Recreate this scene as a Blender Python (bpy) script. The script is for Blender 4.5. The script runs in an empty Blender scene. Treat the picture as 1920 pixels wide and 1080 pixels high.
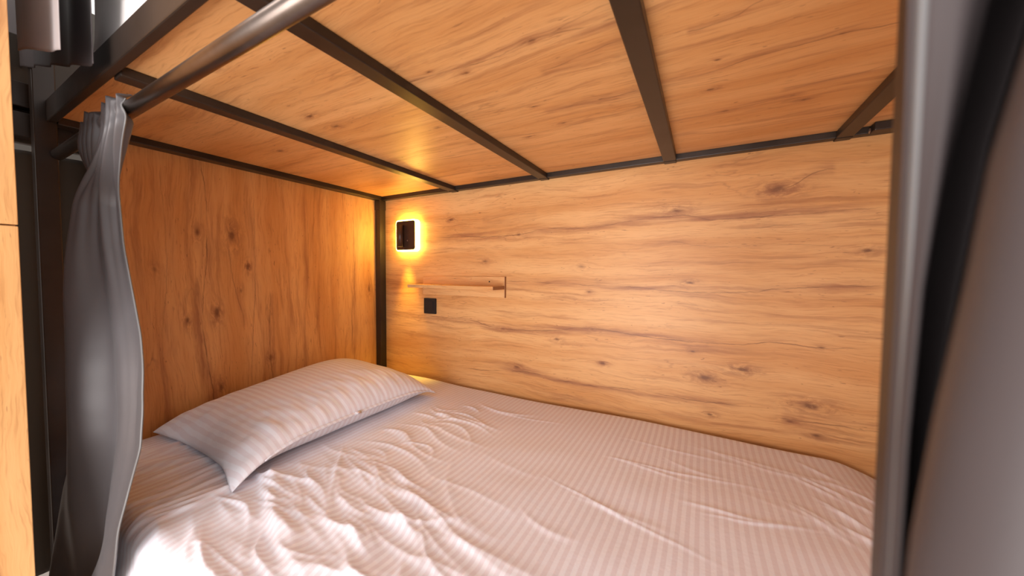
import bpy, bmesh, math, random
import numpy as np
from mathutils import Vector, Matrix

random.seed(4)
S = bpy.context.scene
COL = S.collection
CZ = 1.0                      # eye height above the floor
TH = math.radians(28.634)      # the bed's depth axis lies this far right of the view axis
PITCH = math.radians(2.288)   # looking slightly down
ROLL = math.radians(0.394)
FPX = 652.2                   # focal length in pixels of the 1920 px frame
CAM_R = Matrix.Rotation(TH, 3, 'Z') @ Matrix.Rotation(math.pi / 2 - PITCH, 3, 'X') @ Matrix.Rotation(ROLL, 3, 'Z')

# ------------------------------------------------------------------ camera
cam = bpy.data.cameras.new('camera')
cam.sensor_width = 36.0
cam.lens = FPX / 1920 * 36.0
cam.clip_start = 0.01
cam.dof.use_dof = True
cam.dof.focus_distance = 1.5
cam.dof.aperture_fstop = 3.6
camo = bpy.data.objects.new('camera', cam)
COL.objects.link(camo)
camo.location = (0, 0, CZ)
camo.rotation_euler = CAM_R.to_euler()
S.camera = camo

# ------------------------------------------------------------------ world and light
world = bpy.data.worlds.new('world')
S.world = world
world.use_nodes = True
bg = world.node_tree.nodes['Background']
bg.inputs[0].default_value = (1.0, 0.94, 0.91, 1)
bg.inputs[1].default_value = 1.0

def area(name, loc, look, sx, sy, power, col):
    l = bpy.data.lights.new(name, 'AREA')
    l.shape = 'RECTANGLE'; l.size = sx; l.size_y = sy
    l.energy = power; l.color = col
    o = bpy.data.objects.new(name, l); COL.objects.link(o)
    o.location = loc
    d = Vector(look) - Vector(loc)
    o.rotation_euler = d.to_track_quat('-Z', 'Y').to_euler()
    return o

area('aisle_fill_light', (-0.35, -1.6, 0.62), (-0.45, 1.2, 1.45), 1.4, 1.3, 44, (1.0, 0.95, 0.92))  # added fill from behind the camera, set low and tilted up to brighten the boards
area('aisle_ceiling_light', (-0.8, -0.9, 2.5), (-0.8, 0.4, 0.6), 1.2, 0.5, 12, (1.0, 0.92, 0.86))

vs = S.view_settings
vs.view_transform = 'Standard'; vs.look = 'None'; vs.gamma = 1.0
vs.use_curve_mapping = False
vs.exposure = 0.47

# ------------------------------------------------------------------ measuring helpers
def ray(px, py):
    """direction (world) of a point measured in the photo"""
    return CAM_R @ Vector(((px - 960) / FPX, (540 - py) / FPX, -1.0))
def on_y(px, py, y):
    d = ray(px, py); t = y / d.y; return Vector((d.x * t, y, CZ + d.z * t))
def on_x(px, py, x):
    d = ray(px, py); t = x / d.x; return Vector((x, d.y * t, CZ + d.z * t))
def on_z(px, py, z):
    d = ray(px, py); t = (z - CZ) / d.z; return Vector((d.x * t, d.y * t, z))

YB = 1.462       # wall behind the bed
XL = -1.696      # panel at the head of the bed
XR = 0.60        # panel at the foot
ZR = CZ + 0.4237 # underside of the upper bunk's frame
ZD = CZ + 0.4457 # underside of the upper bunk's boards
ZM = CZ - 0.573  # top of the sheet
YF = 0.252       # front of the frame

# ------------------------------------------------------------------ object helpers
def tag(o, label=None, cat=None, group=None, kind=None):
    if label: o['label'] = label
    if cat: o['category'] = cat
    if group: o['group'] = group
    if kind: o['kind'] = kind
    return o
def empty(name, loc, label, cat, group=None):
    o = bpy.data.objects.new(name, None); COL.objects.link(o)
    o.location = loc; o.empty_display_size = 0.1
    return tag(o, label, cat, group)
def link(name, me, mat, parent=None, smooth=False):
    o = bpy.data.objects.new(name, me); COL.objects.link(o)
    if mat: me.materials.append(mat)
    if parent:
        o.parent = parent
        o.matrix_parent_inverse = Matrix.Translation(-Vector(parent_world(parent)))
    if smooth:
        for p in me.polygons: p.use_smooth = True
    return o
def parent_world(p):
    v = Vector(p.location)
    while p.parent:
        p = p.parent
        if p.type == 'EMPTY': v += Vector(p.location)
    return v
def obj(name, bm, mat, parent=None, smooth=False):
    me = bpy.data.meshes.new(name); bm.to_mesh(me); bm.free()
    return link(name, me, mat, parent, smooth)
def box(bm, a, b, bevel=0.0, seg=2):
    a = Vector(a); b = Vector(b)
    r = bmesh.ops.create_cube(bm, size=1)
    vs_ = r['verts']
    c = (a + b) / 2; s = b - a
    for v in vs_:
        v.co = Vector((v.co.x * s.x, v.co.y * s.y, v.co.z * s.z)) + c
    if bevel:
        es = list({e for v in vs_ for e in v.link_edges})
        bmesh.ops.bevel(bm, geom=es, offset=bevel, segments=seg, profile=0.5, affect='EDGES')
def boxo(name, a, b, mat, parent=None, bevel=0.0):
    bm = bmesh.new(); box(bm, a, b, bevel)
    o = obj(name, bm, mat, parent)
    return o
def cyl(bm, p, q, r, n=24, r2=None):
    p = Vector(p); q = Vector(q); d = q - p
    rr = bmesh.ops.create_cone(bm, cap_ends=True, segments=n, radius1=r, radius2=r if r2 is None else r2, depth=d.length)
    m = Matrix.Translation((p + q) / 2) @ d.to_track_quat('Z', 'Y').to_matrix().to_4x4()
    bmesh.ops.transform(bm, matrix=m, verts=rr['verts'])
def cylo(name, p, q, r, mat, parent=None, n=32):
    bm = bmesh.new(); cyl(bm, p, q, r, n)
    for f in bm.faces: f.smooth = len(f.verts) == 4
    return obj(name, bm, mat, parent)
def grid_mesh(name, P, closed=False):
    """P: (nu, nv, 3) array -> quad mesh"""
    nu, nv = P.shape[:2]
    verts = P.reshape(-1, 3)
    i = np.arange(nu - 1)[:, None] * nv + np.arange(nv - 1)[None, :]
    f = np.stack([i, i + nv, i + nv + 1, i + 1], -1).reshape(-1, 4)
    me = bpy.data.meshes.new(name)
    me.from_pydata(verts.tolist(), [], f.tolist())
    me.update()
    return me
# numpy gradient noise
_r = np.random.RandomState(11)
_perm = _r.permutation(512)
_ang = _r.rand(512) * 2 * np.pi
def gn(x, y):
    xi = np.floor(x).astype(int); yi = np.floor(y).astype(int)
    xf = x - xi; yf = y - yi
    def g(ix, iy, dx, dy):
        h = _perm[(ix + _perm[iy % 512]) % 512]
        return np.cos(_ang[h]) * dx + np.sin(_ang[h]) * dy
    u = xf**3 * (xf * (xf * 6 - 15) + 10); v = yf**3 * (yf * (yf * 6 - 15) + 10)
    a = g(xi, yi, xf, yf); b = g(xi + 1, yi, xf - 1, yf)
    c = g(xi, yi + 1, xf, yf - 1); d = g(xi + 1, yi + 1, xf - 1, yf - 1)
    return (a + (b - a) * u) * (1 - v) + (c + (d - c) * u) * v
def ss(a, b, x):
    t = np.clip((x - a) / (b - a), 0, 1); return t * t * (3 - 2 * t)

# ------------------------------------------------------------------ materials
class NT:
    def __init__(s, name):
        s.m = bpy.data.materials.new(name); s.m.use_nodes = True
        s.t = s.m.node_tree; s.b = s.t.nodes['Principled BSDF']
    def n(s, t, **k):
        x = s.t.nodes.new(t)
        for a, b in k.items(): setattr(x, a, b)
        return x
    def l(s, a, b): s.t.links.new(a, b)
    def put(s, sock, v):
        if isinstance(v, (int, float)): sock.default_value = v
        elif isinstance(v, tuple): sock.default_value = v
        else: s.l(v, sock)
    def math(s, op, a, b=None, c=None, clamp=False):
        x = s.n('ShaderNodeMath', operation=op); x.use_clamp = clamp
        s.put(x.inputs[0], a)
        if b is not None: s.put(x.inputs[1], b)
        if c is not None: s.put(x.inputs[2], c)
        return x.outputs[0]
    def noise(s, vec, scale, detail=3, rough=0.5, dist=0.0):
        x = s.n('ShaderNodeTexNoise')
        x.inputs['Scale'].default_value = scale; x.inputs['Detail'].default_value = detail
        x.inputs['Roughness'].default_value = rough; x.inputs['Distortion'].default_value = dist
        if vec is not None: s.l(vec, x.inputs['Vector'])
        return x.outputs['Fac']
    def ramp(s, fac, pts):
        x = s.n('ShaderNodeValToRGB'); e = x.color_ramp.elements
        while len(e) < len(pts): e.new(0.5)
        for i, (p, c) in enumerate(pts):
            e[i].position = p; e[i].color = c if len(c) == 4 else (*c, 1)
        s.l(fac, x.inputs[0]); return x.outputs[0]
    def mix(s, f, a, b, mode='MIX'):
        x = s.n('ShaderNodeMix', data_type='RGBA', blend_type=mode)
        s.put(x.inputs[0], f)
        for sk, v in ((x.inputs[6], a), (x.inputs[7], b)):
            if isinstance(v, tuple): sk.default_value = (*v, 1) if len(v) == 3 else v
            else: s.l(v, sk)
        return x.outputs[2]
    def smooth(s, v, a, b):
        x = s.n('ShaderNodeMapRange', interpolation_type='SMOOTHSTEP')
        s.put(x.inputs[0], v); x.inputs[1].default_value = a; x.inputs[2].default_value = b
        return x.outputs[0]
    def xyz(s, x, y, z=0.0):
        c = s.n('ShaderNodeCombineXYZ')
        s.put(c.inputs[0], x); s.put(c.inputs[1], y); s.put(c.inputs[2], z)
        return c.outputs[0]

WOOD_LIGHT = (0.735, 0.415, 0.178)
WOOD_MID = (0.62, 0.300, 0.106)
WOOD_DARK = (0.20, 0.085, 0.040)

def wood(name, axes, cracks=(), knots=(), offset=(0, 0), light=WOOD_LIGHT, mid=WOOD_MID, dark=WOOD_DARK,
         rough=0.42, random_cracks=0.5):
    """axes: which object coordinates are (along the grain, across the grain).
    cracks: list of (points [(u, v)...], strength); knots: list of (u, v, size, strength) in the same coordinates"""
    k = NT(name)
    tc = k.n('ShaderNodeTexCoord')
    sp = k.n('ShaderNodeSeparateXYZ'); k.l(tc.outputs['Object'], sp.inputs[0])
    u = sp.outputs['XYZ'.index(axes[0])]; v = sp.outputs['XYZ'.index(axes[1])]
    u = k.math('ADD', u, offset[0]); v = k.math('ADD', v, offset[1])
    # knots: bend the grain around them, darken their core
    kn_sum = None; halo = None
    vw = v
    for (ku, kv, size, st) in knots:
        du = k.math('MULTIPLY', k.math('SUBTRACT', u, ku + offset[0]), 1 / (size * 2.3))
        dv = k.math('MULTIPLY', k.math('SUBTRACT', v, kv + offset[1]), 1 / size)
        r2 = k.math('ADD', k.math('MULTIPLY', du, du), k.math('MULTIPLY', dv, dv))
        e = k.math('EXPONENT', k.math('MULTIPLY', r2, -1.0))
        bend = k.math('MULTIPLY', k.math('MULTIPLY', e, dv), size * 0.55)
        vw = k.math('SUBTRACT', vw, bend)
        es = k.math('MULTIPLY', e, st)
        halo = es if halo is None else k.math('ADD', halo, es)
        co = k.math('EXPONENT', k.math('MULTIPLY', r2, -14.0))
        co = k.math('MULTIPLY', co, st)
        kn_sum = co if kn_sum is None else k.math('ADD', kn_sum, co)
    # slow wander of the grain
    w = k.noise(k.xyz(k.math('MULTIPLY', u, 1.1), k.math('MULTIPLY', v, 2.2)), 1.3, 2, 0.5)
    vw = k.math('ADD', vw, k.math('MULTIPLY', k.math('SUBTRACT', w, 0.5), 0.09))
    w2 = k.noise(k.xyz(k.math('MULTIPLY', u, 5.0), k.math('MULTIPLY', v, 9.0)), 1.4, 3, 0.6)
    vf = k.math('ADD', vw, k.math('MULTIPLY', k.math('SUBTRACT', w2, 0.5), 0.022))
    # broad bands
    bands = k.noise(k.xyz(k.math('MULTIPLY', u, 0.9), k.math('MULTIPLY', vw, 9.0), 3.1), 1.0, 3, 0.55)
    col = k.mix(k.smooth(bands, 0.34, 0.66), light, mid)
    # streaks
    st1 = k.noise(k.xyz(k.math('MULTIPLY', u, 2.2), k.math('MULTIPLY', vf, 34.0), 7.7), 1.0, 5, 0.62)
    col = k.mix(k.math('MULTIPLY', k.smooth(st1, 0.50, 0.74), 0.62), col, (mid[0] * 0.52, mid[1] * 0.40, mid[2] * 0.42))
    # fine fibre
    st2 = k.noise(k.xyz(k.math('MULTIPLY', u, 12.0), k.math('MULTIPLY', vf, 260.0), 1.7), 1.0, 2, 0.6)
    col = k.mix(k.math('MULTIPLY', k.smooth(st2, 0.48, 0.76), 0.42), col, (mid[0] * 0.62, mid[1] * 0.52, mid[2] * 0.5))
    col = k.mix(k.math('MULTIPLY', k.smooth(st2, 0.50, 0.22), 0.16), col, (0.78, 0.47, 0.22))
    # pores: short dark ticks
    po = k.noise(k.xyz(k.math('MULTIPLY', u, 34.0), k.math('MULTIPLY', vf, 210.0), 9.0), 1.0, 1, 0.5)
    pm = k.noise(k.xyz(k.math('MULTIPLY', u, 4.0), k.math('MULTIPLY', vf, 14.0), 2.0), 1.0, 2, 0.5)
    pf = k.math('MULTIPLY', k.smooth(po, 0.66, 0.74), k.smooth(pm, 0.46, 0.62))
    col = k.mix(k.math('MULTIPLY', pf, 0.55), col, dark)
    # tiny specks and short dark flecks
    fk = k.noise(k.xyz(k.math('MULTIPLY', u, 26.0), k.math('MULTIPLY', v, 60.0), 14.0), 1.0, 2, 0.6)
    col = k.mix(k.math('MULTIPLY', k.smooth(fk, 0.715, 0.77), 0.6), col, dark)
    # dark halos round the knots, broken by noise
    brk = k.noise(k.xyz(k.math('MULTIPLY', u, 22.0), k.math('MULTIPLY', vf, 70.0), 5.0), 1.0, 4, 0.65, 0.6)
    if halo is not None:
        hf = k.math('MULTIPLY', halo, k.smooth(brk, 0.36, 0.62), clamp=True)
        col = k.mix(k.math('MULTIPLY', hf, 0.9, clamp=True), col, (dark[0] * 1.35, dark[1] * 1.2, dark[2] * 1.2))
        kf = k.math('MULTIPLY', k.math('MULTIPLY', kn_sum, 1.6, clamp=True), k.smooth(brk, 0.15, 0.45))
        col = k.mix(k.math('MULTIPLY', kf, 0.9), col, dark)
    # wandering cracks drawn along given lines
    jit = k.noise(k.xyz(k.math('MULTIPLY', u, 16.0), 3.3, 1.0), 1.0, 4, 0.65)
    jv = k.math('MULTIPLY', k.math('SUBTRACT', jit, 0.5), 0.012)
    amp = k.noise(k.xyz(k.math('MULTIPLY', u, 7.0), k.math('MULTIPLY', v, 7.0), 4.0), 1.0, 3, 0.7)
    amp = k.smooth(amp, 0.30, 0.62)
    tot = None; sof = None
    for pts, st in cracks:
        pts = sorted(pts)
        u0, u1 = pts[0][0] - 0.04, pts[-1][0] + 0.04
        v0 = min(p[1] for p in pts) - 0.02; v1 = max(p[1] for p in pts) + 0.02
        fc = k.n('ShaderNodeFloatCurve')
        un = k.math('DIVIDE', k.math('SUBTRACT', u, u0 + offset[0]), u1 - u0)
        k.l(un, fc.inputs['Value'])
        cu = fc.mapping.curves[0]
        full = [(u0, pts[0][1])] + pts + [(u1, pts[-1][1])]
        q = [((a - u0) / (u1 - u0), (b - v0) / (v1 - v0)) for a, b in full]
        cu.points[0].location = q[0]; cu.points[1].location = q[-1]
        for a in q[1:-1]: cu.points.new(*a)
        fc.mapping.update()
        vc = k.math('MULTIPLY_ADD', fc.outputs[0], v1 - v0, v0 + offset[1])
        d = k.math('ABSOLUTE', k.math('SUBTRACT', k.math('ADD', v, jv), vc))
        ends = k.math('MULTIPLY', k.smooth(un, 0.0, 0.07), k.smooth(un, 1.0, 0.93))
        line = k.math('MULTIPLY', k.math('MULTIPLY', k.smooth(d, 0.0030, 0.0004), ends), st)
        soft = k.math('MULTIPLY', k.math('MULTIPLY', k.smooth(d, 0.034, 0.0), ends), st)
        tot = line if tot is None else k.math('MAXIMUM', tot, line)
        sof = soft if sof is None else k.math('MAXIMUM', sof, soft)
    if tot is not None:
        sf = k.math('MULTIPLY', sof, k.smooth(st1, 0.36, 0.66))
        col = k.mix(k.math('MULTIPLY', sf, 0.85), col, (dark[0] * 1.6, dark[1] * 1.5, dark[2] * 1.5))
        col = k.mix(k.math('MULTIPLY', k.math('MULTIPLY', tot, amp), 0.80), col, dark)
    if random_cracks:
        rc = k.noise(k.xyz(k.math('MULTIPLY', u, 1.6), k.math('MULTIPLY', vf, 8.0), 21.0), 1.0, 4, 0.55)
        rl = k.smooth(k.math('ABSOLUTE', k.math('SUBTRACT', rc, 0.5)), 0.012, 0.001)
        rm = k.noise(k.xyz(k.math('MULTIPLY', u, 3.0), k.math('MULTIPLY', v, 5.0), 31.0), 1.0, 2, 0.5)
        col = k.mix(k.math('MULTIPLY', k.math('MULTIPLY', rl, k.smooth(rm, 0.52, 0.66)), random_cracks), col, dark)
    k.l(col, k.b.inputs['Base Color'])
    k.b.inputs['Roughness'].default_value = rough
    k.b.inputs['Specular IOR Level'].default_value = 0.35
    bp = k.n('ShaderNodeBump'); bp.inputs['Strength'].default_value = 0.12; bp.inputs['Distance'].default_value = 0.002
    k.l(st2, bp.inputs['Height']); k.l(bp.outputs[0], k.b.inputs['Normal'])
    return k.m

def metal(name, col, rough=0.38):
    k = NT(name)
    tc = k.n('ShaderNodeTexCoord')
    nz = k.noise(tc.outputs['Object'], 9.0, 4, 0.6)
    c = k.mix(k.smooth(nz, 0.3, 0.75), col, tuple(x * 1.5 for x in col))
    k.l(c, k.b.inputs['Base Color'])
    k.b.inputs['Metallic'].default_value = 0.25
    k.put(k.b.inputs['Roughness'], k.math('MULTIPLY_ADD', nz, 0.2, rough - 0.1))
    bp = k.n('ShaderNodeBump'); bp.inputs['Strength'].default_value = 0.08; bp.inputs['Distance'].default_value = 0.001
    k.l(k.noise(tc.outputs['Object'], 60.0, 3, 0.6), bp.inputs['Height']); k.l(bp.outputs[0], k.b.inputs['Normal'])
    return k.m

def satin(name, col, rough=0.36, sheen=0.3, metallic=0.0, spec=0.5):
    k = NT(name)
    tc = k.n('ShaderNodeTexCoord')
    nz = k.noise(tc.outputs['Object'], 7.0, 3, 0.55)
    c = k.mix(nz, tuple(x * 0.85 for x in col), tuple(x * 1.15 for x in col))
    k.l(c, k.b.inputs['Base Color'])
    k.b.inputs['Roughness'].default_value = rough
    k.b.inputs['Sheen Weight'].default_value = sheen
    k.b.inputs['Specular IOR Level'].default_value = spec
    k.b.inputs['Metallic'].default_value = metallic
    wv = k.noise(tc.outputs['Object'], 900.0, 1, 0.5)
    bp = k.n('ShaderNodeBump'); bp.inputs['Strength'].default_value = 0.15; bp.inputs['Distance'].default_value = 0.0005
    k.l(wv, bp.inputs['Height']); k.l(bp.outputs[0], k.b.inputs['Normal'])
    return k.m

def striped_cotton(name, axis, period, base=(0.79, 0.80, 0.88), dull=(0.715, 0.675, 0.74), warp=0.012):
    k = NT(name)
    tc = k.n('ShaderNodeTexCoord')
    sp = k.n('ShaderNodeSeparateXYZ'); k.l(tc.outputs['Object'], sp.inputs[0])
    a = sp.outputs['XYZ'.index(axis)]
    w = k.noise(tc.outputs['Object'], 2.5, 2, 0.5)
    a = k.math('ADD', a, k.math('MULTIPLY', k.math('SUBTRACT', w, 0.5), warp))
    s = k.math('SINE', k.math('MULTIPLY', a, 2 * math.pi / period))
    f = k.smooth(s, -0.35, 0.35)
    k.l(k.mix(f, base, dull), k.b.inputs['Base Color'])
    k.put(k.b.inputs['Roughness'], k.math('MULTIPLY_ADD', f, 0.28, 0.42))
    k.b.inputs['Specular IOR Level'].default_value = 0.45
    k.b.inputs['Sheen Weight'].default_value = 0.15
    wv = k.noise(tc.outputs['Object'], 55.0, 4, 0.6)
    bp = k.n('ShaderNodeBump'); bp.inputs['Strength'].default_value = 0.25; bp.inputs['Distance'].default_value = 0.003
    k.l(wv, bp.inputs['Height']); k.l(bp.outputs[0], k.b.inputs['Normal'])
    return k.m

def plain(name, col, rough=0.5, emit=None, strength=0.0, metallic=0.0):
    k = NT(name)
    k.b.inputs['Base Color'].default_value = (*col, 1)
    k.b.inputs['Roughness'].default_value = rough
    k.b.inputs['Metallic'].default_value = metallic
    tc = k.n('ShaderNodeTexCoord')
    nz = k.noise(tc.outputs['Object'], 40.0, 3, 0.5)
    k.l(k.mix(nz, tuple(c * 0.93 for c in col), tuple(min(1, c * 1.07) for c in col)), k.b.inputs['Base Color'])
    if emit:
        k.b.inputs['Emission Color'].default_value = (*emit, 1)
        k.b.inputs['Emission Strength'].default_value = strength
    return k.m

# writing the photo's own grain marks down in wall coordinates
def pc(fn, pts, ax):
    out = []
    for p in pts:
        w = fn(*p); out.append((w['xyz'.index(ax[0])], w['xyz'.index(ax[1])]))
    return out
fb = lambda x, y: on_y(x, y, YB)
fl = lambda x, y: on_x(x, y, XL)
fc_ = lambda x, y: on_z(x, y, ZD)
def kn(fn, lst, ax):
    out = []
    for (x, y, s, st) in lst:
        w = fn(x, y); out.append((w['xyz'.index(ax[0])], w['xyz'.index(ax[1])], s, st))
    return out
class _V(Vector): pass
def _idx(fn):
    return lambda x, y: dict(zip(range(3), fn(x, y)))
fb, fl, fc_ = _idx(fb), _idx(fl), _idx(fc_)

back_cracks = [
    (pc(fb, [(821,446),(873,444),(910,444),(972,440),(1037,428),(1087,428),(1178,415),(1282,404),(1339,412),(1425,406),(1511,401),(1649,389)], 'xz'), 0.95),
    (pc(fb, [(949,527),(1023,530),(1127,536),(1178,538),(1276,547),(1339,549),(1477,541),(1557,538),(1643,536)], 'xz'), 0.8),
    (pc(fb, [(730,583),(800,592),(880,600),(943,616),(1052,619),(1110,616),(1178,626),(1247,636),(1379,646),(1460,643),(1540,653),(1632,653)], 'xz'), 1.0),
    (pc(fb, [(880,691),(966,696),(995,699),(1081,719),(1190,731),(1305,751),(1374,759)], 'xz'), 1.0),
    (pc(fb, [(1488,788),(1557,797),(1632,808)], 'xz'), 0.9),
    (pc(fb, [(914,412),(950,404),(995,401)], 'xz'), 0.5),
    (pc(fb, [(1440,362),(1483,349),(1540,320)], 'xz'), 0.9),
    (pc(fb, [(1400,428),(1500,420),(1640,410)], 'xz'), 0.5),
    (pc(fb, [(1040,742),(1160,770),(1300,782)], 'xz'), 0.3),
    (pc(fb, [(1240,452),(1340,462),(1460,458),(1600,462)], 'xz'), 0.3),
]
back_knots = kn(fb, [(1270,395,.030,.7),(1460,355,.032,1.0),(1130,681,.013,1.1),(1391,693,.022,1.0),(1322,708,.030,.8),
    (1520,762,.032,.9),(1331,777,.013,1.0),(943,617,.016,.9),(969,688,.020,.9),(1110,617,.014,.8),(1293,530,.016,.8),(1104,547,.012,.6),
    (1044,636,.016,.7),(1299,659,.011,.8),(1531,817,.016,.7),(909,490,.022,.5),(1626,470,.020,.8),(972,440,.018,.7),(845,412,.018,.9),(1540,652,.010,.6),
    (1090,500,.02,.35),(1480,790,.014,.9)], 'xz')
left_cracks = [
    (pc(fl, [(375,300),(385,360),(388,460),(380,590),(388,670),(400,745),(402,800)], 'zy'), 1.0),
    (pc(fl, [(476,400),(478,520),(474,640),(472,720)], 'zy'), 0.5),
    (pc(fl, [(506,560),(507,662),(512,720)], 'zy'), 0.9),
    (pc(fl, [(662,400),(664,540),(660,590),(661,660)], 'zy'), 0.8),
    (pc(fl, [(575,380),(578,480),(572,600),(574,690)], 'zy'), 0.4),
    (pc(fl, [(300,320),(312,480),(305,640),(310,800)], 'zy'), 0.35),
    (pc(fl, [(430,480),(445,560),(458,600)], 'zy'), 0.6),
    (pc(fl, [(692,500),(700,560),(703,600)], 'zy'), 0.6),
]
left_knots = kn(fl, [(370,435,.020,.7),(435,442,.036,.8),(465,501,.016,1.1),(407,585,.026,.9),(352,600,.018,.8),(415,727,.020,.9),
    (507,672,.020,1.0),(692,542,.024,.8),(452,545,.014,.5),(290,505,.02,.4)], 'zy')
top_cracks = [
    (pc(fc_, [(778,152),(837,133),(918,111),(993,78),(1040,63),(1130,40)], 'xy'), 0.9),
    (pc(fc_, [(637,233),(733,200),(807,170)], 'xy'), 0.5),
    (pc(fc_, [(1243,158),(1335,134),(1418,106),(1521,79),(1579,63),(1672,45)], 'xy'), 0.9),
    (pc(fc_, [(1040,203),(1122,187),(1205,168)], 'xy'), 0.8),
    (pc(fc_, [(1040,127),(1091,103),(1160,76)], 'xy'), 0.7),
    (pc(fc_, [(1330,48),(1384,27),(1418,5)], 'xy'), 0.8),
    (pc(fc_, [(1260,227),(1401,199),(1480,180)], 'xy'), 0.6),
    (pc(fc_, [(1263,254),(1363,247),(1487,227),(1603,210)], 'xy'), 0.7),
    (pc(fc_, [(890,270),(960,255),(1000,250),(1100,228)], 'xy'), 0.6),
    (pc(fc_, [(460,310),(560,325),(640,310)], 'xy'), 0.4),
    (pc(fc_, [(250,225),(330,215),(400,180),(480,150)], 'xy'), 0.4),
    (pc(fc_, [(1500,160),(1600,140),(1672,120)], 'xy'), 0.7),
]
top_knots = kn(fc_, [(581,218,.016,1.0),(630,237,.018,.8),(996,76,.010,1.0),(874,137,.013,.7),(1000,200,.011,.8),(993,256,.011,.8),(804,135,.007,.8),
    (1346,112,.010,.9),(1332,168,.012,1.1),(1360,208,.010,.7),(1507,187,.010,.9),(1487,179,.010,.5),(1126,186,.010,.8),(1057,230,.013,.7),(1579,63,.008,.9),
    (525,283,.018,.7),(403,125,.02,.7),(820,240,.014,.5)], 'xy')

M_BACK = wood('oak_laminate_back', 'XZ', back_cracks, back_knots, (4.0, 2.0), random_cracks=0.25)
M_LEFT = wood('oak_laminate_head', 'ZY', left_cracks, left_knots, (9.0, 6.0), random_cracks=0.3)
M_TOP = wood('oak_laminate_deck', 'XY', top_cracks, top_knots, (14.0, 3.0), random_cracks=0.3)
M_SHELF = wood('oak_laminate_shelf', 'XZ', (), (), (21.0, 3.3), random_cracks=0.5)
M_EDGE = plain('brown_edge_banding', (0.30, 0.13, 0.05), 0.5)
M_LOCK = wood('oak_laminate_locker', 'ZY', (), kn(lambda a, b: on_x(a, b, -1.30), [], 'zy'), (2.0, 12.0), light=(0.72, 0.40, 0.16), mid=(0.62, 0.30, 0.10), random_cracks=0.35)
M_FRAME = metal('dark_bronze_steel', (0.026, 0.018, 0.014))
M_ROD = metal('dark_glossy_steel', (0.13, 0.105, 0.092), 0.26)
_b = M_ROD.node_tree.nodes['Principled BSDF']
_b.inputs['Metallic'].default_value = 1.0
for _l in list(M_ROD.node_tree.links):
    if _l.to_node == _b and _l.to_socket.name in ('Roughness', 'Normal'): M_ROD.node_tree.links.remove(_l)
_b.inputs['Roughness'].default_value = 0.30
M_CURT = satin('grey_satin', (0.090, 0.084, 0.090), 0.42, 0.05, 0.15)
M_CURT3 = satin('pale_grey_cloth', (0.34, 0.30, 0.30), 0.6, 0.1)
M_CURT2 = satin('grey_satin_dense', (0.060, 0.050, 0.052), 0.5, 0.0, spec=0.22)
M_HEM = satin('pale_hem_thread', (0.13, 0.13, 0.135), 0.5, 0.1)
M_DARKC = satin('dark_brown_cloth', (0.045, 0.038, 0.030), 0.6, 0.2)
M_SHEET = striped_cotton('striped_white_sateen_sheet', 'X', 0.0195)
M_PILLOW = striped_cotton('striped_white_sateen_pillowcase', 'Y', 0.021, warp=0.01)
M_WHITE = satin('plain_white_cotton', (0.80, 0.77, 0.76), 0.6, 0.2)
M_MATT = plain('mattress_ticking', (0.7, 0.68, 0.66), 0.8)
M_FLOOR = plain('grey_vinyl_floor', (0.62, 0.56, 0.50), 0.5)
M_BLACK = plain('black_plastic', (0.016, 0.016, 0.018), 0.35)
M_HOLE = plain('deep_black', (0.004, 0.004, 0.004), 0.6)
M_LAMPF = metal('brown_black_lamp_metal', (0.05, 0.026, 0.018), 0.35)
M_GLOW = plain('glowing_diffuser', (0.9, 0.8, 0.5), 0.5, (1.0, 0.62, 0.10), 30.0)
M_LENS = plain('glowing_lens', (0.9, 0.8, 0.6), 0.3, (1.0, 0.72, 0.35), 6.0)
M_SCREW = plain('zinc_bolt', (0.35, 0.28, 0.24), 0.35, metallic=0.8)

# ------------------------------------------------------------------ the setting
def struct(name, a, b, mat, bevel=0.0):
    o = boxo(name, a, b, mat, None, bevel); o['kind'] = 'structure'; return o
struct('wall_back', (XL - 0.04, YB, 0.0), (XR + 0.03, YB + 0.03, 2.5), M_BACK)
struct('wall_left', (XL - 0.02, 0.34, 0.0), (XL, YB, ZR + 0.02), M_LEFT)
struct('wall_right', (XR, 0.34, 0.0), (XR + 0.02, YB, ZR + 0.02), M_LEFT)
struct('floor', (-4.0, -2.6, -0.04), (3.0, YB + 0.03, 0.0), M_FLOOR)

struct('wall_end', (-4.04, -2.6, 0.0), (-4.0, YB + 0.03, 2.9), M_DARKC)
# ------------------------------------------------------------------ bunk bed
bed = empty('bunk_bed', ((XL + XR) / 2, 0.8, 0.0),
            'dark steel framed bunk bed with orange oak boards, its lower berth seen from inside', 'bunk bed')
T = 0.042
bv = 0.0025
def bp_(name, a, b, mat=None): return boxo(name, a, b, mat or M_FRAME, bed, bv)
e = 0.0006
bp_('post', (XL + e, YB - T, 0.0), (XL + T, YB - e, 2.2))                          # corner behind the pillow
bp_('post', (XR - T, YB - T, 0.0), (XR - e, YB - e, 2.2))
yp = on_x(77, 540, XL + T).y
bp_('post', (XL + e, yp, 0.0), (XL + T, yp + T, 2.2))
bp_('post', (0.083, 0.228, 0.0), (0.083 + 0.025, 0.2527, 2.2))           # front upright beside the curtain
# collar where the rail sits on the corner post
bp_('post_collar', (XL + e, YB - T - 0.003, ZR - 0.055), (XL + T + 0.003, YB - e, ZR))
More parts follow.
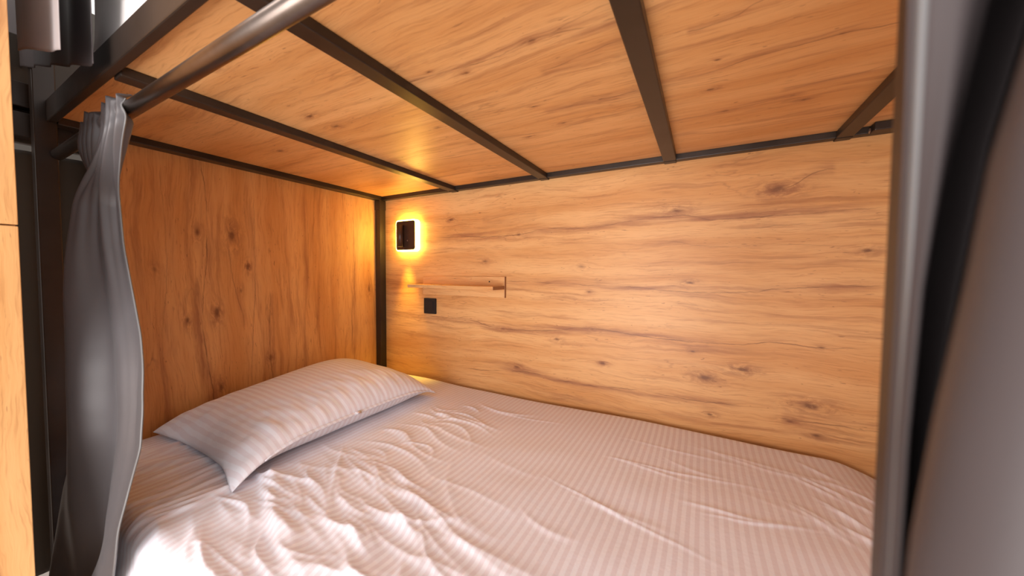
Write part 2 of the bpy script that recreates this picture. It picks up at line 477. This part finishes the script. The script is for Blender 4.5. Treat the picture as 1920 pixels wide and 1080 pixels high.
# upper frame
bp_('back_rail', (XL + T, YB - 0.030, ZR + 0.002), (XR - T, YB - e, ZR + 0.062))
bp_('side_rail', (XL + e, yp + T, ZR + 0.001), (XL + 0.046, YB - T, ZR + 0.061))
bp_('side_rail', (XR - 0.046, YF + T, ZR + 0.001), (XR - e, YB - T, ZR + 0.061))
bp_('bracket', (0.425, YB - 0.070, ZR - 0.003), (0.475, YB - 0.0305, ZR + 0.021))
bp_('front_rail', (XL - 0.02, YF - 0.003, ZR + 0.004), (0.0825, YF + 0.015, ZR + 0.064))
for x0, x1 in ((-1.157, -1.114), (-0.651, -0.609), (-0.138, -0.0945), (0.350, 0.391)):
    bp_('slat', (x0, YF + 0.016, ZR), (x1, YB - 0.0315, ZD - 0.0006))
    bp_('slat_end', (x0 + 0.001, YB - 0.0315, ZR - 0.0015), (x1 - 0.001, YB - 0.002, ZR + 0.0015))
bp_('deck_board', (XL + 0.047, YF + 0.016, ZD), (XR - 0.047, YB - 0.031, ZD + 0.018), M_TOP)
# lower frame
bp_('front_rail', (XL + T, YF - 0.003, 0.20), (XR, YF + 0.035, 0.26))
bp_('back_rail', (XL + T, YB - 0.040, 0.20), (XR - T, YB - e, 0.26))
bp_('base_board', (XL + 0.047, YF + 0.036, 0.235), (XR - 0.047, YB - 0.041, 0.255), M_TOP)
bm = bmesh.new(); p = on_y(1631, 246, YB - 0.030)
bmesh.ops.create_uvsphere(bm, u_segments=12, v_segments=8, radius=0.011, matrix=Matrix.Translation((0.432, YB - 0.034, ZR + 0.008)))
for f in bm.faces: f.smooth = True
o = obj('bolt', bm, M_SCREW, bed)

# ------------------------------------------------------------------ mattress and sheet
MX0, MX1, MY0, MY1 = XL + 0.05, 0.455, YF + 0.035, YB - 0.045
bm = bmesh.new(); box(bm, (MX0 + 0.02, MY0 + 0.012, 0.256), (MX1 - 0.03, MY1 - 0.01, ZM - 0.035), 0.03, 3)
o = obj('mattress', bm, M_MATT, None, True)
tag(o, 'thick mattress on the lower berth, wrapped in the striped white sheet', 'mattress')

def sheet_height(X, Y):
    rs = np.random.RandomState(5)
    h = 0.010 * gn(X * 2.1 + 3, Y * 2.3 + 1) + 0.0045 * gn(X * 6 + 13, Y * 6.5 + 4) * ss(1.25, 1.0, Y)
    WX = 0.018 * gn(X * 5 + 3, Y * 5) + 0.005 * gn(X * 12, Y * 12 + 5)
    WY = 0.018 * gn(X * 5 + 31, Y * 5 + 8) + 0.005 * gn(X * 12 + 4, Y * 12 + 15)
    def crease(cx, cy, ang, ln, wd, ht, bend):
        ca, sa = math.cos(ang), math.sin(ang)
        dx = X + WX - cx; dy = Y + WY - cy
        s = (dx * ca + dy * sa) / ln
        c = -dx * sa + dy * ca - bend * s * s * ln
        c = c / (wd * (1 + 0.4 * s))
        prof = np.where(c > 0, np.exp(-np.abs(c) ** 1.5), np.exp(-np.abs(c * 1.9) ** 1.5))
        return ht * prof * np.clip(1 - s * s, 0, 1) ** 1.5
    # crumpled near corner: many short creases, mostly along the bed and bending towards the open side
    for i in range(125):
        cx = rs.uniform(-1.02, -0.25); cy = rs.uniform(0.24, 0.74)
        k = (1 - ss(0.52, 0.78, np.array(cy))) * (1 - ss(-0.60, -0.20, np.array(cx)))
        if rs.rand() > k + 0.12: continue
        ang = rs.normal(-0.22 + 0.5 * (cy - 0.4), 0.26)
        h += crease(cx, cy, ang, rs.uniform(0.07, 0.22), rs.uniform(0.010, 0.026), rs.uniform(0.003, 0.010) * (0.5 + 0.5 * k), rs.normal(0, 0.22))
    # gentle creases fanning out of the pillow's long edge
    for i in range(30):
        y0 = rs.uniform(0.52, 1.25); a = -0.75 * (1.15 - y0) + rs.normal(0, 0.10)
        ln = rs.uniform(0.07, 0.20); st = rs.uniform(0.0, 0.16)
        cx = -1.04 + (ln + st) * math.cos(a); cy = y0 + (ln + st) * math.sin(a)
        h += crease(cx, cy, a, ln, rs.uniform(0.010, 0.018), rs.uniform(0.003, 0.0065), rs.normal(-0.2, 0.3))
    # folds across the bed below the pillow's near corner
    for i in range(20):
        cx = rs.uniform(-1.55, -1.08); cy = rs.uniform(0.28, 0.46)
        h += crease(cx, cy, 1.45 + rs.normal(0, 0.14), rs.uniform(0.09, 0.20), rs.uniform(0.008, 0.018), rs.uniform(0.004, 0.010), rs.normal(0, 0.2))
    # a few shallow long ones on the smooth part
    for i in range(16):
        cx = rs.uniform(-0.6, 0.25); cy = rs.uniform(0.45, 1.3)
        h += crease(cx, cy, rs.normal(-0.12, 0.16), rs.uniform(0.10, 0.26), rs.uniform(0.006, 0.022), rs.uniform(0.0012, 0.0040), rs.normal(0, 0.15))
    for i in range(12):      # gathered at the foot corner
        cx = rs.uniform(0.25, 0.42); cy = rs.uniform(0.9, 1.38)
        h += crease(cx, cy, -0.75 + rs.normal(0, 0.15), rs.uniform(0.05, 0.12), rs.uniform(0.006, 0.012), rs.uniform(0.003, 0.007), 0)
    h -= 0.030 * ss(0.34, 0.48, X) ** 1.5
    h += 0.006 * ss(-1.05, -1.35, X)
    return h
nu, nv = 620, 420
# arc-length style parameters so that the sides drop over the mattress
U = np.linspace(-0.05, 1.05, nu); V = np.linspace(-0.22, 1.03, nv)
LX = MX1 - MX0; LY = MY1 - MY0
UU, VV = np.meshgrid(U, V, indexing='ij')
R_ = 0.045
def fold(t, L):
    """arc position t (metres, 0..L flat) -> (flat coordinate, drop)"""
    x = np.clip(t, R_ * 0.2, L - R_ * 0.2).astype(float); drop = np.zeros_like(t)
    lo = np.clip(R_ * 0.2 - t, 0, None); hi = np.clip(t - (L - R_ * 0.2), 0, None)
    for ov, sg in ((lo, -1), (hi, 1)):
        a = np.clip(ov / R_, 0, math.pi / 2)
        x = x + sg * R_ * np.sin(a)
        drop += R_ * (1 - np.cos(a)) + np.clip(ov - R_ * math.pi / 2, 0, None)
    return x, drop
fx, dx_ = fold(UU * LX, LX)
fy, dy_ = fold(VV * LY, LY)
X = MX0 + fx; Y = MY0 + fy
H = sheet_height(X, Y)
drop = dx_ + dy_
Z = ZM + H * ss(0.06, 0.0, drop) - drop
# the hanging side ripples a little
Y = Y - ss(0.03, 0.12, dy_) * (VV < 0.5) * (0.004 + 0.010 * gn(X * 9 + 2, Z * 2.5))
# front edge wavers
Y = Y + (VV < 0.5) * ss(0.4, 0.2, Y - 0.0) * 0.010 * gn(X * 5 + 40, X * 0 + 0.5)
Y = np.minimum(Y, YB - 0.004)
X = np.maximum(X, XL + 0.046)
sheet = link('bed_sheet', grid_mesh('bed_sheet', np.stack([X, Y, Z], -1)), M_SHEET, None, True)
tag(sheet, 'rumpled white satin-striped sheet spread over the lower mattress', 'bed sheet')
so = sheet.modifiers.new('thickness', 'SOLIDIFY'); so.thickness = 0.003; so.offset = -1

# ------------------------------------------------------------------ pillow
def pillow(name, cx, cy, hx, hy, zb, hh):
    n = 150
    a = np.linspace(-1, 1, n)
    A, B = np.meshgrid(a, a, indexing='ij')
    A = np.sign(A) * np.abs(A) ** 0.8; B = np.sign(B) * np.abs(B) ** 0.8
    # concave sides, pointed corners
    px = hx * A * (1 - 0.10 * (1 - B**2) ** 1.0 * np.abs(A)) 
    py = hy * B * (1 - 0.055 * (1 - A**2) ** 1.0 * np.abs(B))
    body = ((1 - np.abs(A) ** 2.6).clip(0, 1) * (1 - np.abs(B) ** 3.6).clip(0, 1)) ** 0.52
    X = cx + px; Y = cy + py
    return A, B, X, Y, body
cx, cy = -1.352, 0.832
A, B, PX, PY, body = pillow('pillow', cx, cy, 0.290, 0.392, ZM, 0.15)
edge = 1 - body
# the seam rides above the bed except at the drooping near corners
corner = (np.abs(A) ** 5) * (np.abs(B) ** 5)
seam = 0.058 * (1 - 0.72 * (np.abs(B) ** 6)) - 0.030 * ss(0.3, 1.0, (A + 1) / 2) * 0.0
lean = 0.030 * ss(0.4, -1.0, A)                           # leans up the head panel
wr = 0.010 * gn(PX * 9 + 2, PY * 26) * ss(0.05, 0.5, A) * body**0.5 * ss(1.0, 0.7, np.abs(B)) \
    + 0.006 * gn(PX * 20, PY * 18 + 5) * ss(-0.2, -0.9, B) * 1.2 + 0.008 * gn(PX * 3, PY * 3 + 9) * body
full = 0.45 + 0.57 * ss(-1.0, 0.65, B)
top = ZM + 0.006 + seam + lean * body * full + 0.104 * body * full + wr * ss(0.02, 0.3, body)
bot = ZM + 0.006 + seam - (seam - 0.002) * ss(0.0, 0.75, body)
def ring_mesh(name, T_, Bt):
    n = T_.shape[0]
    me = bpy.data.meshes.new(name)
    vt = T_.reshape(-1, 3); vb = Bt.reshape(-1, 3)
    i = (np.arange(n - 1)[:, None] * n + np.arange(n - 1)[None, :])
    ft = np.stack([i, i + n, i + n + 1, i + 1], -1).reshape(-1, 4)
    fb_ = ft[:, ::-1] + n * n
    me.from_pydata(np.concatenate([vt, vb]).tolist(), [], np.concatenate([ft, fb_]).tolist())
    bm = bmesh.new(); bm.from_mesh(me)
    bmesh.ops.remove_doubles(bm, verts=bm.verts, dist=0.0008)
    bm.to_mesh(me); bm.free(); return me
# near front corner pulled out to a drooping tip
tip = ss(0.55, 1.0, A) * ss(-0.55, -1.0, B)
PXt = PX + 0.022 * tip; PYt = PY - 0.020 * tip
for Zs in (top, bot): Zs -= 0.012 * tip
bot = np.minimum(bot, top)
PXt = np.maximum(PXt, XL + 0.004 + 0 * PXt)
pil = link('pillow', ring_mesh('pillow', np.stack([PXt, PYt, top], -1), np.stack([PXt, PYt, bot], -1)), M_PILLOW, None, True)
tag(pil, 'plump white striped pillow at the head of the bed, under the wall lamp', 'pillow')
# stitched flange along the pillowcase opening
ts = np.linspace(-0.80, 0.90, 90)
def edge_pt(bv_):
    j = np.abs(B[0] - bv_).argmin(); return np.array([PXt[-1, j], PYt[-1, j], top[-1, j]])
ep = np.array([edge_pt(t) for t in ts])
G = np.zeros((90, 4, 3))
for q, (ox, oz) in enumerate(((-0.006, 0.004), (0.004, 0.0045), (0.010, 0.000), (0.004, -0.004))):
    G[:, q] = ep + np.array([ox, 0, oz]) * np.clip(np.sin(np.linspace(0, np.pi, 90)) * 3, 0.05, 1)[:, None]
    G[:, q, 2] += 0.0015 * gn(ep[:, 1] * 40, ep[:, 1] * 0 + q)
G[:, :, 0] += (0.003 * gn(ep[:, 1] * 22, ep[:, 1] * 0 + 3.3) * np.sin(np.linspace(0, np.pi, 90)))[:, None]
fl_ = link('pillowcase_flap', grid_mesh('pillowcase_flap', G), M_PILLOW, pil, True)
so = fl_.modifiers.new('thickness', 'SOLIDIFY'); so.thickness = 0.0015

# ------------------------------------------------------------------ wall lamp
la = on_y(757, 441, YB - 0.045)
lx, lz = la.x, la.z
lamp = empty('wall_lamp', (lx, YB, lz), 'square dark reading lamp on the back wall with a glowing yellow rim', 'wall lamp')
def rounded_slab(name, cx, cz, w, h, y0, y1, r, mat, parent):
    bm = bmesh.new(); n = 8; pts = []
    for sx, sz, a0 in ((1, 1, 0), (-1, 1, 90), (-1, -1, 180), (1, -1, 270)):
        for i in range(n + 1):
            a = math.radians(a0 + 90 * i / n)
            pts.append((cx + sx * (w / 2 - r) + r * math.cos(a), cz + sz * (h / 2 - r) + r * math.sin(a)))
    f0 = bm.faces.new([bm.verts.new((x, y1, z)) for x, z in pts])
    r_ = bmesh.ops.extrude_face_region(bm, geom=[f0])
    for v in [g for g in r_['geom'] if isinstance(g, bmesh.types.BMVert)]: v.co.y = y0
    bmesh.ops.recalc_face_normals(bm, faces=bm.faces)
    fr = [f for f in bm.faces if abs(f.calc_center_median().y - y0) < 1e-6]
    bmesh.ops.bevel(bm, geom=[e for f in fr for e in f.edges], offset=0.002, segments=2, affect='EDGES')
    return obj(name, bm, mat, parent)
rounded_slab('diffuser', lx, lz, 0.156, 0.175, YB - 0.030, YB - 0.0005, 0.020, M_GLOW, lamp)
pl = rounded_slab('face_plate', lx, lz, 0.143, 0.162, YB - 0.0350, YB - 0.0305, 0.014, M_LAMPF, lamp)
bm = bmesh.new()
cyl(bm, (lx - 0.018, YB - 0.053, lz - 0.064), (lx - 0.018, YB - 0.053, lz + 0.058), 0.0165, 28)
for f in bm.faces: f.smooth = len(f.verts) == 4
tube = obj('spot_tube', bm, M_LAMPF, lamp)
ln = cylo('lens', (lx - 0.018, YB - 0.053, lz - 0.0665), (lx - 0.018, YB - 0.053, lz - 0.0635), 0.0135, M_LENS, tube)
bm = bmesh.new(); bmesh.ops.create_uvsphere(bm, u_segments=10, v_segments=8, radius=0.0035, matrix=Matrix.Translation((lx + 0.018, YB - 0.0355, lz - 0.030)))
obj('touch_switch', bm, M_SCREW, lamp)
sp = bpy.data.lights.new('reading_lamp_beam', 'SPOT'); sp.energy = 20.0; sp.color = (1.0, 0.60, 0.06)
sp.spot_size = math.radians(48); sp.spot_blend = 1.0; sp.shadow_soft_size = 0.02
so_ = bpy.data.objects.new('reading_lamp_beam', sp); COL.objects.link(so_)
so_.location = (lx - 0.010, YB - 0.053, lz - 0.072); so_.rotation_euler = (math.radians(2), 0, 0)

# ------------------------------------------------------------------ shelf
sr = on_y(948, 541, YB); xr = sr.x; xl = xr - 0.530; szz = CZ - 0.066
shelf = empty('wall_shelf', ((xl + xr) / 2, YB, szz), 'small oak shelf on the back wall beside the lamp, above the socket', 'shelf')
boxo('back_board', (xl + 0.012, YB - 0.012, szz - 0.048), (xr, YB - 0.0005, szz + 0.052), M_SHELF, shelf, 0.0008)
boxo('edge_strip', (xr, YB - 0.0125, szz - 0.049), (xr + 0.0035, YB - 0.0005, szz + 0.053), M_EDGE, shelf)
boxo('shelf_board', (xl, YB - 0.117, szz - 0.008), (xr - 0.001, YB - 0.0125, szz + 0.008), M_SHELF, shelf, 0.001)
boxo('edge_strip', (xr - 0.001, YB - 0.116, szz - 0.008), (xr + 0.0006, YB - 0.0125, szz + 0.008), M_EDGE, shelf)
cylo('screw_cap', (xr - 0.085, YB - 0.0135, szz + 0.028), (xr - 0.085, YB - 0.0115, szz + 0.028), 0.0035, M_HOLE, shelf, 12)

# ------------------------------------------------------------------ socket
kc = on_y(807.5, 573.5, YB)
sock = empty('wall_socket', (kc.x, YB, kc.z), 'black square power socket on the back wall under the shelf', 'socket')
rounded_slab('frame', kc.x, kc.z, 0.085, 0.085, YB - 0.009, YB - 0.0005, 0.004, M_BLACK, sock)
ins = rounded_slab('insert', kc.x, kc.z, 0.056, 0.056, YB - 0.0115, YB - 0.0092, 0.004, M_BLACK, sock)
bm = bmesh.new(); cyl(bm, (kc.x, YB - 0.0118, kc.z), (kc.x, YB - 0.0125, kc.z), 0.0205, 32)
well = obj('socket_well', bm, M_HOLE, ins)
bm = bmesh.new()
for s in (-1, 1): cyl(bm, (kc.x + s * 0.0095, YB - 0.0128, kc.z), (kc.x + s * 0.0095, YB - 0.0134, kc.z), 0.0028, 12)
obj('pin_sleeves', bm, M_SCREW, ins)

# ------------------------------------------------------------------ curtain rod
RY, RR = 0.267, 0.0145
RZ = CZ + 1.2057 * RY + 0.0165
rod = cylo('curtain_rod', (XL + 0.03, RY, RZ), (0.0825, RY, RZ), RR, M_ROD)
rod = tag(rod, 'glossy dark steel curtain rod running just inside the upper front rail', 'curtain rod')

# ------------------------------------------------------------------ curtains
def interp(z, tab):
    zs = np.array([t[0] for t in tab]); vv = np.array([t[1] for t in tab])
    o = np.argsort(zs); return np.interp(z, zs[o], vv[o])
def sinterp(z, tab):
    zz = np.linspace(-0.03, 0.03, 5)
    return sum(interp(z + d, tab) for d in zz) / 5
def x_at(px, y, py=540):
    d = ray(px, py); return y / d.y * d.x

def left_curtain():
    nz, nu_ = 260, 300
    # plan line of the cloth: y just outside the mattress lower down
    py = np.array([188, 205, 225, 270, 335, 455, 560, 650, 720, 810, 884, 967, 1018, 1080, 1200])
    pxr = np.array([236, 237, 238, 228, 221, 232, 250, 265, 272, 274, 265, 240, 222, 216, 205])
    yc = np.array([.268, .266, .262, .258, .252, .243, .236, .230, .226, .222, .218, .214, .210, .208, .208])
    zs, xr_ = [], []
    for a, b, c in zip(py, pxr, yc):
        w = on_y(b, a, c); zs.append(w.z); xr_.append(w.x)
    zs = np.array(zs); xr_ = np.array(xr_)
    z = np.linspace(zs[0], 0.06, nz)
    o = np.argsort(zs)
    XRt = np.interp(z, zs[o], xr_[o]); YC = np.interp(z, zs[o], yc[o])
    kz = np.ones(9) / 9
    XRt = np.convolve(np.pad(XRt, 4, 'edge'), kz, 'valid'); YC = np.convolve(np.pad(YC, 4, 'edge'), kz, 'valid')
    lp = [(205, 130), (270, 132), (370, 136), (520, 134), (700, 128), (900, 124), (1080, 130), (1300, 130)]
    lw = [on_y(b, a, 0.235) for a, b in lp]
    lz_ = np.array([w.z for w in lw]); lx_ = np.array([w.x for w in lw]); oo = np.argsort(lz_)
    XLt = np.interp(z, lz_[oo], lx_[oo])
    XLt = np.convolve(np.pad(XLt, 9, 'edge'), np.ones(19) / 19, 'valid')
    t = np.linspace(0, 1, nu_)
    Zg, Tg = np.meshgrid(z, t, indexing='ij')
    XRg = XRt[:, None]; XLg = XLt[:, None]; YCg = YC[:, None]
    top = ss(zs[0] - 0.22, zs[0] - 0.05, Zg)
    depth = (zs[0] - Zg)
    pleat = 0.012 * np.sin(2 * np.pi * 8 * Tg + 0.8 * np.sin(5 * Tg)) + 0.005 * np.sin(2 * np.pi * 17 * Tg + 1)
    # one wide soft fold facing the room, drifting to the far side as it falls, a second narrow one behind it
    c1 = np.interp(-Zg, [-(CZ + .35), -(CZ + .1), -(CZ - .25), -(CZ - .55), -0.2], [.66, .64, .60, .50, .40])
    c2 = np.interp(-Zg, [-(CZ + .35), -(CZ + .1), -(CZ - .25), -(CZ - .55), -0.2], [.18, .15, .08, .02, .00])
    c3 = np.interp(-Zg, [-(CZ + .35), -(CZ - .25), -(CZ - .45), -(CZ - .65), -0.2], [1.25, 1.2, 1.1, .95, .85])
    grow = (0.45 + 0.55 * ss(0.05, 0.45, depth)) * (1 - 0.35 * ss(CZ + 0.10, CZ - 0.65, Zg))
    broad = grow * (0.036 - 0.066 * np.exp(-((Tg - c1) / 0.15) ** 2) - 0.034 * np.exp(-((Tg - c2) / 0.07) ** 2) - 0.036 * np.exp(-((Tg - c3) / 0.13) ** 2))
    small = 0.0075 * np.sin(2 * np.pi * 4.3 * Tg + 0.9 * gn(Zg * 1.5, Tg * 2) + 0.8) * ss(1.0, 0.85, Tg) + 0.004 * gn(Tg * 5 + 2, Zg * 2.2) + 0.0015 * gn(Tg * 14, Zg * 5)
    y = YCg - 0.004 + 0.030 * ss(0.42, 0.05, Tg) * (1 - top) + pleat * (0.15 * ss(0.5, 0.2, depth) * (1 - top) + top) + (broad + small) * (1 - top)
    # near edge turns back towards the bed as one soft roll
    y = y + (1 - top) * 0.012 * ss(0.90, 1.0, Tg)
    XRg = XRg * (y[:, -1:] / YCg)
    x = XLg + (XRg - XLg) * Tg 
    z_ = Zg + top * 0.010 * np.sin(2 * np.pi * 5.5 * Tg + 1) * ss(zs[0] - 0.05, zs[0], Zg)
    y = np.minimum(y, 0.283 - 0.042 * ss(CZ + 0.10, CZ - 0.50, Zg))
    # pinch in front of rod: cloth passes on the aisle side of the rod
    rodside = ss(0.03, 0.0, np.abs(Zg - RZ))
    y = y * (1 - rodside) + np.minimum(y, RY - RR - 0.002) * rodside
    P = np.stack([x, y, z_], -1)
    c = link('curtain', grid_mesh('curtain', P), M_CURT, None, True)
    tag(c, 'grey satin curtain gathered at the left end of the rod, beside the pillow', 'curtain')
    s_ = c.modifiers.new('thickness', 'SOLIDIFY'); s_.thickness = 0.0016; s_.offset = 0
    # hem along the free edge
    E = P[:, -1, :]
    G = np.zeros((nz, 7, 3))
    for q in range(7):
        a = 2 * math.pi * q / 6
        G[:, q] = E + np.array([0.0020 * math.cos(a), 0.0020 * math.sin(a), 0])
    link('hem', grid_mesh('hem', G), M_HEM, c, True)
    return c
left_curtain()

def right_curtain():
    nz, nu_ = 200, 260
    zt, zb = CZ + 0.60, CZ - 0.75
    z = np.linspace(zt, zb, nz)
    # control columns, each given as pixel column at several rows and a distance from the eye
    # hem, first lit panel, valley, dark flank, crest, far side
    # rows measured in the photo: py -> px
    rows = np.array([-400, 0, 270, 540, 810, 1080, 1500])
    hem = np.array([1738, 1718, 1706, 1692, 1676, 1660, 1640])
    val = np.array([1990, 1852, 1786, 1722, 1690, 1674, 1655])
    cre = np.array([2100, 1985, 1895, 1840, 1775, 1722, 1680])
    T_, ctrl = None, []
    cols = []
    yh, yv, yc2 = 0.192, 0.208, 0.150
    def col_at(px_tab, y):
        # pixel column as a function of z on the plane y
        pts = []
        for r, p in zip(rows, px_tab):
            w = on_y(p, r, y); pts.append((w.z, w.x))
        pts.sort(); a = np.array(pts)
        return np.interp(z, a[:, 0], a[:, 1])
    xh = col_at(hem, 0.165); xv = np.maximum(col_at(val, 0.166), xh + 0.002)
    xb = np.clip(col_at(0.3 * val + 0.7 * cre, 0.214), xv + 0.012, None); xc = col_at(cre, 0.122)
    K = lambda v: np.full(nz, v)
    cs = [(xh - 0.0004, K(0.167)), (xh, K(0.165)), (xh * 0.5 + xv * 0.5, K(0.160)), (xv, K(0.167)), (xv * 0.6 + xb * 0.4, K(0.200)),
          (xb, K(0.216)), (xb * 0.5 + xc * 0.5, K(0.168)), (xc + 0.001, K(0.124)), (xc + 0.018, K(0.112)), (xc + 0.045, K(0.150)),
          (xc + 0.075, K(0.115)), (xc + 0.11, K(0.15)), (xc + 0.15, K(0.115)), (xc + 0.19, K(0.15))]
    cxs = np.stack([c[0] for c in cs], -1); cys = np.stack([c[1] for c in cs], -1)
    n = cxs.shape[1]
    t = np.linspace(0, n - 1.0001, nu_)
    i = np.floor(t).astype(int); f = t - i
    def cat(C):
        p0 = C[:, np.clip(i - 1, 0, n - 1)]; p1 = C[:, i]; p2 = C[:, np.clip(i + 1, 0, n - 1)]; p3 = C[:, np.clip(i + 2, 0, n - 1)]
        return 0.5 * ((2 * p1) + (-p0 + p2) * f + (2 * p0 - 5 * p1 + 4 * p2 - p3) * f**2 + (-p0 + 3 * p1 - 3 * p2 + p3) * f**3)
    X = cat(cxs); Y = cat(cys)
    Z = np.repeat(z[:, None], nu_, 1)
    Y = Y + 0.0025 * gn(t[None, :] * 1.3 + Z * 0, Z * 3)
    c = link('curtain', grid_mesh('curtain', np.stack([X, Y, Z], -1)), M_CURT2, None, True)
    tag(c, 'grey satin curtain bunched against the front post at the right, very near', 'curtain')
    s_ = c.modifiers.new('thickness', 'SOLIDIFY'); s_.thickness = 0.0012; s_.offset = 0
    G = np.zeros((nz, 7, 3))
    for q in range(7):
        a = 2 * math.pi * q / 6
        G[:, q] = np.stack([X[:, 0] + 0.0016 + 0.0016 * math.cos(a), Y[:, 0] - 0.004 + 0.0016 * math.sin(a), z], -1)
    link('hem', grid_mesh('hem', G), M_HEM, c, True)
right_curtain()

def hanging(name, px0, px1, y0, y1, ztop, zbot, mat, folds, amp, label, cat, slope=0.0, seed=0, xs=None):
    """a hanging cloth spanning two pixel columns on the line y0..y1"""
    nu_, nz = 120, 90
    a, b = xs if xs else (x_at(px0, y0, 60), x_at(px1, y1, 60))
    t = np.linspace(0, 1, nu_)[None, :]; z = np.linspace(0, 1, nz)[:, None]
    x = a + (b - a) * t + 0 * z
    w_ = amp * np.sin(2 * np.pi * folds * t + seed + 0.8 * z) + amp * 0.3 * gn(t * 9 + seed, z * 2)
    y = y0 + (y1 - y0) * t + (0 * w_ if xs else w_)
    x = x + (w_ if xs else 0)
    zz = ztop + (zbot + slope * t - ztop) * z + 0.002 * gn(t * 4 + seed, z * 0 + 1) * z
    o = link(name, grid_mesh(name, np.stack([x, y, zz], -1)), mat, None, True)
    m = o.modifiers.new('thickness', 'SOLIDIFY'); m.thickness = 0.0016
    tag(o, label, cat)
    return o
# upper berth curtains seen past the rail at the top left
hanging('curtain', 26, 116, 0.164, 0.182, CZ + 0.98, on_y(28, 98, 0.166).z, M_CURT3, 1.4, 0.004,
        'light grey curtain hem hanging from the upper berth, beside the locker', 'curtain', slope=on_y(114, 94, 0.180).z - on_y(28, 98, 0.166).z, seed=1)
hanging('curtain', 12, 178, 0.216, 0.226, CZ + 0.98, on_y(30, 108, 0.218).z, M_CURT2, 5.2, 0.005,
        'darker grey curtain of the upper berth, behind the light grey hem', 'curtain', slope=on_y(160, 140, 0.226).z - on_y(30, 108, 0.218).z, seed=2.2)

# upper bedding: white sheet tucked over the front rail
nu_, nz = 140, 60
t = np.linspace(0, 1, nu_)[:, None]; s = np.linspace(0, 1, nz)[None, :]
xu = on_y(172, 108, YF + 0.012).x
xx = xu + 1.22 * t + 0 * s - 0.01 * s
zz = (ZR + 0.066) + s * 0.30 + 0 * t
yy = YF + 0.014 - 0.004 * np.sin(t * 30) * ss(0, 0.2, s) * 0.4 + 0.006 * gn(t * 11, s * 1.5) * ss(0.02, 0.3, s) + 0.012 * s
ub = link('bed_sheet', grid_mesh('bed_sheet', np.stack([xx, yy, zz], -1)), M_WHITE, None, True)
m = ub.modifiers.new('thickness', 'SOLIDIFY'); m.thickness = 0.003
tag(ub, 'plain white bedding of the upper berth standing behind its front rail', 'bed sheet')

# ------------------------------------------------------------------ neighbouring bunk, only its end frame and curtain show
nb = empty('bunk_bed', (XL - 0.10, 0.2, 0.0), 'dark frame end of the next bunk, behind the locker at far left', 'bunk bed')
boxo('end_rail', (XL - 0.060, 0.06, ZR + 0.045), (XL - 0.022, 0.9, ZR + 0.115), M_FRAME, nb, bv)
boxo('end_rail', (XL - 0.060, 0.06, ZR - 0.040), (XL - 0.022, 0.9, ZR + 0.030), M_FRAME, nb, bv)
boxo('dark_gap_filler', (XL - 0.085, 0.10, ZR - 0.050), (XL - 0.0605, 0.95, ZR + 0.26), M_DARKC, nb, bv)  # added dark slab, its colour stands in for the blackness around the rails
boxo('post', (XL - 0.060, 0.901, 0.0), (XL - 0.022, 0.940, 2.2), M_FRAME, nb, bv)
nc = hanging('curtain', None, None, 0.13, 0.50, CZ + 0.36, 0.05, M_DARKC, 4.0, 0.004,
        'dark brown curtain of the next bunk, between the locker and the front left post', 'curtain', seed=0.4, xs=(XL - 0.10, XL - 0.095))

# ------------------------------------------------------------------ locker at the left edge
LXp = -1.10
ly = on_x(15, 0, LXp).y; ly2 = on_x(68, 1080, LXp).y
lyy = on_x(40, 540, LXp).y
lock = empty('locker', (LXp - 0.25, lyy - 0.4, 0.0), 'light oak locker at the left edge, split into an upper and a lower door', 'locker')
zseam = on_x(20, 422, LXp).z
boxo('carcass', (LXp - 0.45, lyy - 0.62, 0.0), (LXp - 0.019, lyy - 0.001, 1.97), M_LOCK, lock, 0.001)
boxo('door', (LXp - 0.0185, lyy - 0.62, zseam + 0.0015), (LXp, lyy, 1.97), M_LOCK, lock, 0.001)
boxo('door', (LXp - 0.0185, lyy - 0.62, 0.02), (LXp, lyy, zseam - 0.0015), M_LOCK, lock, 0.001)
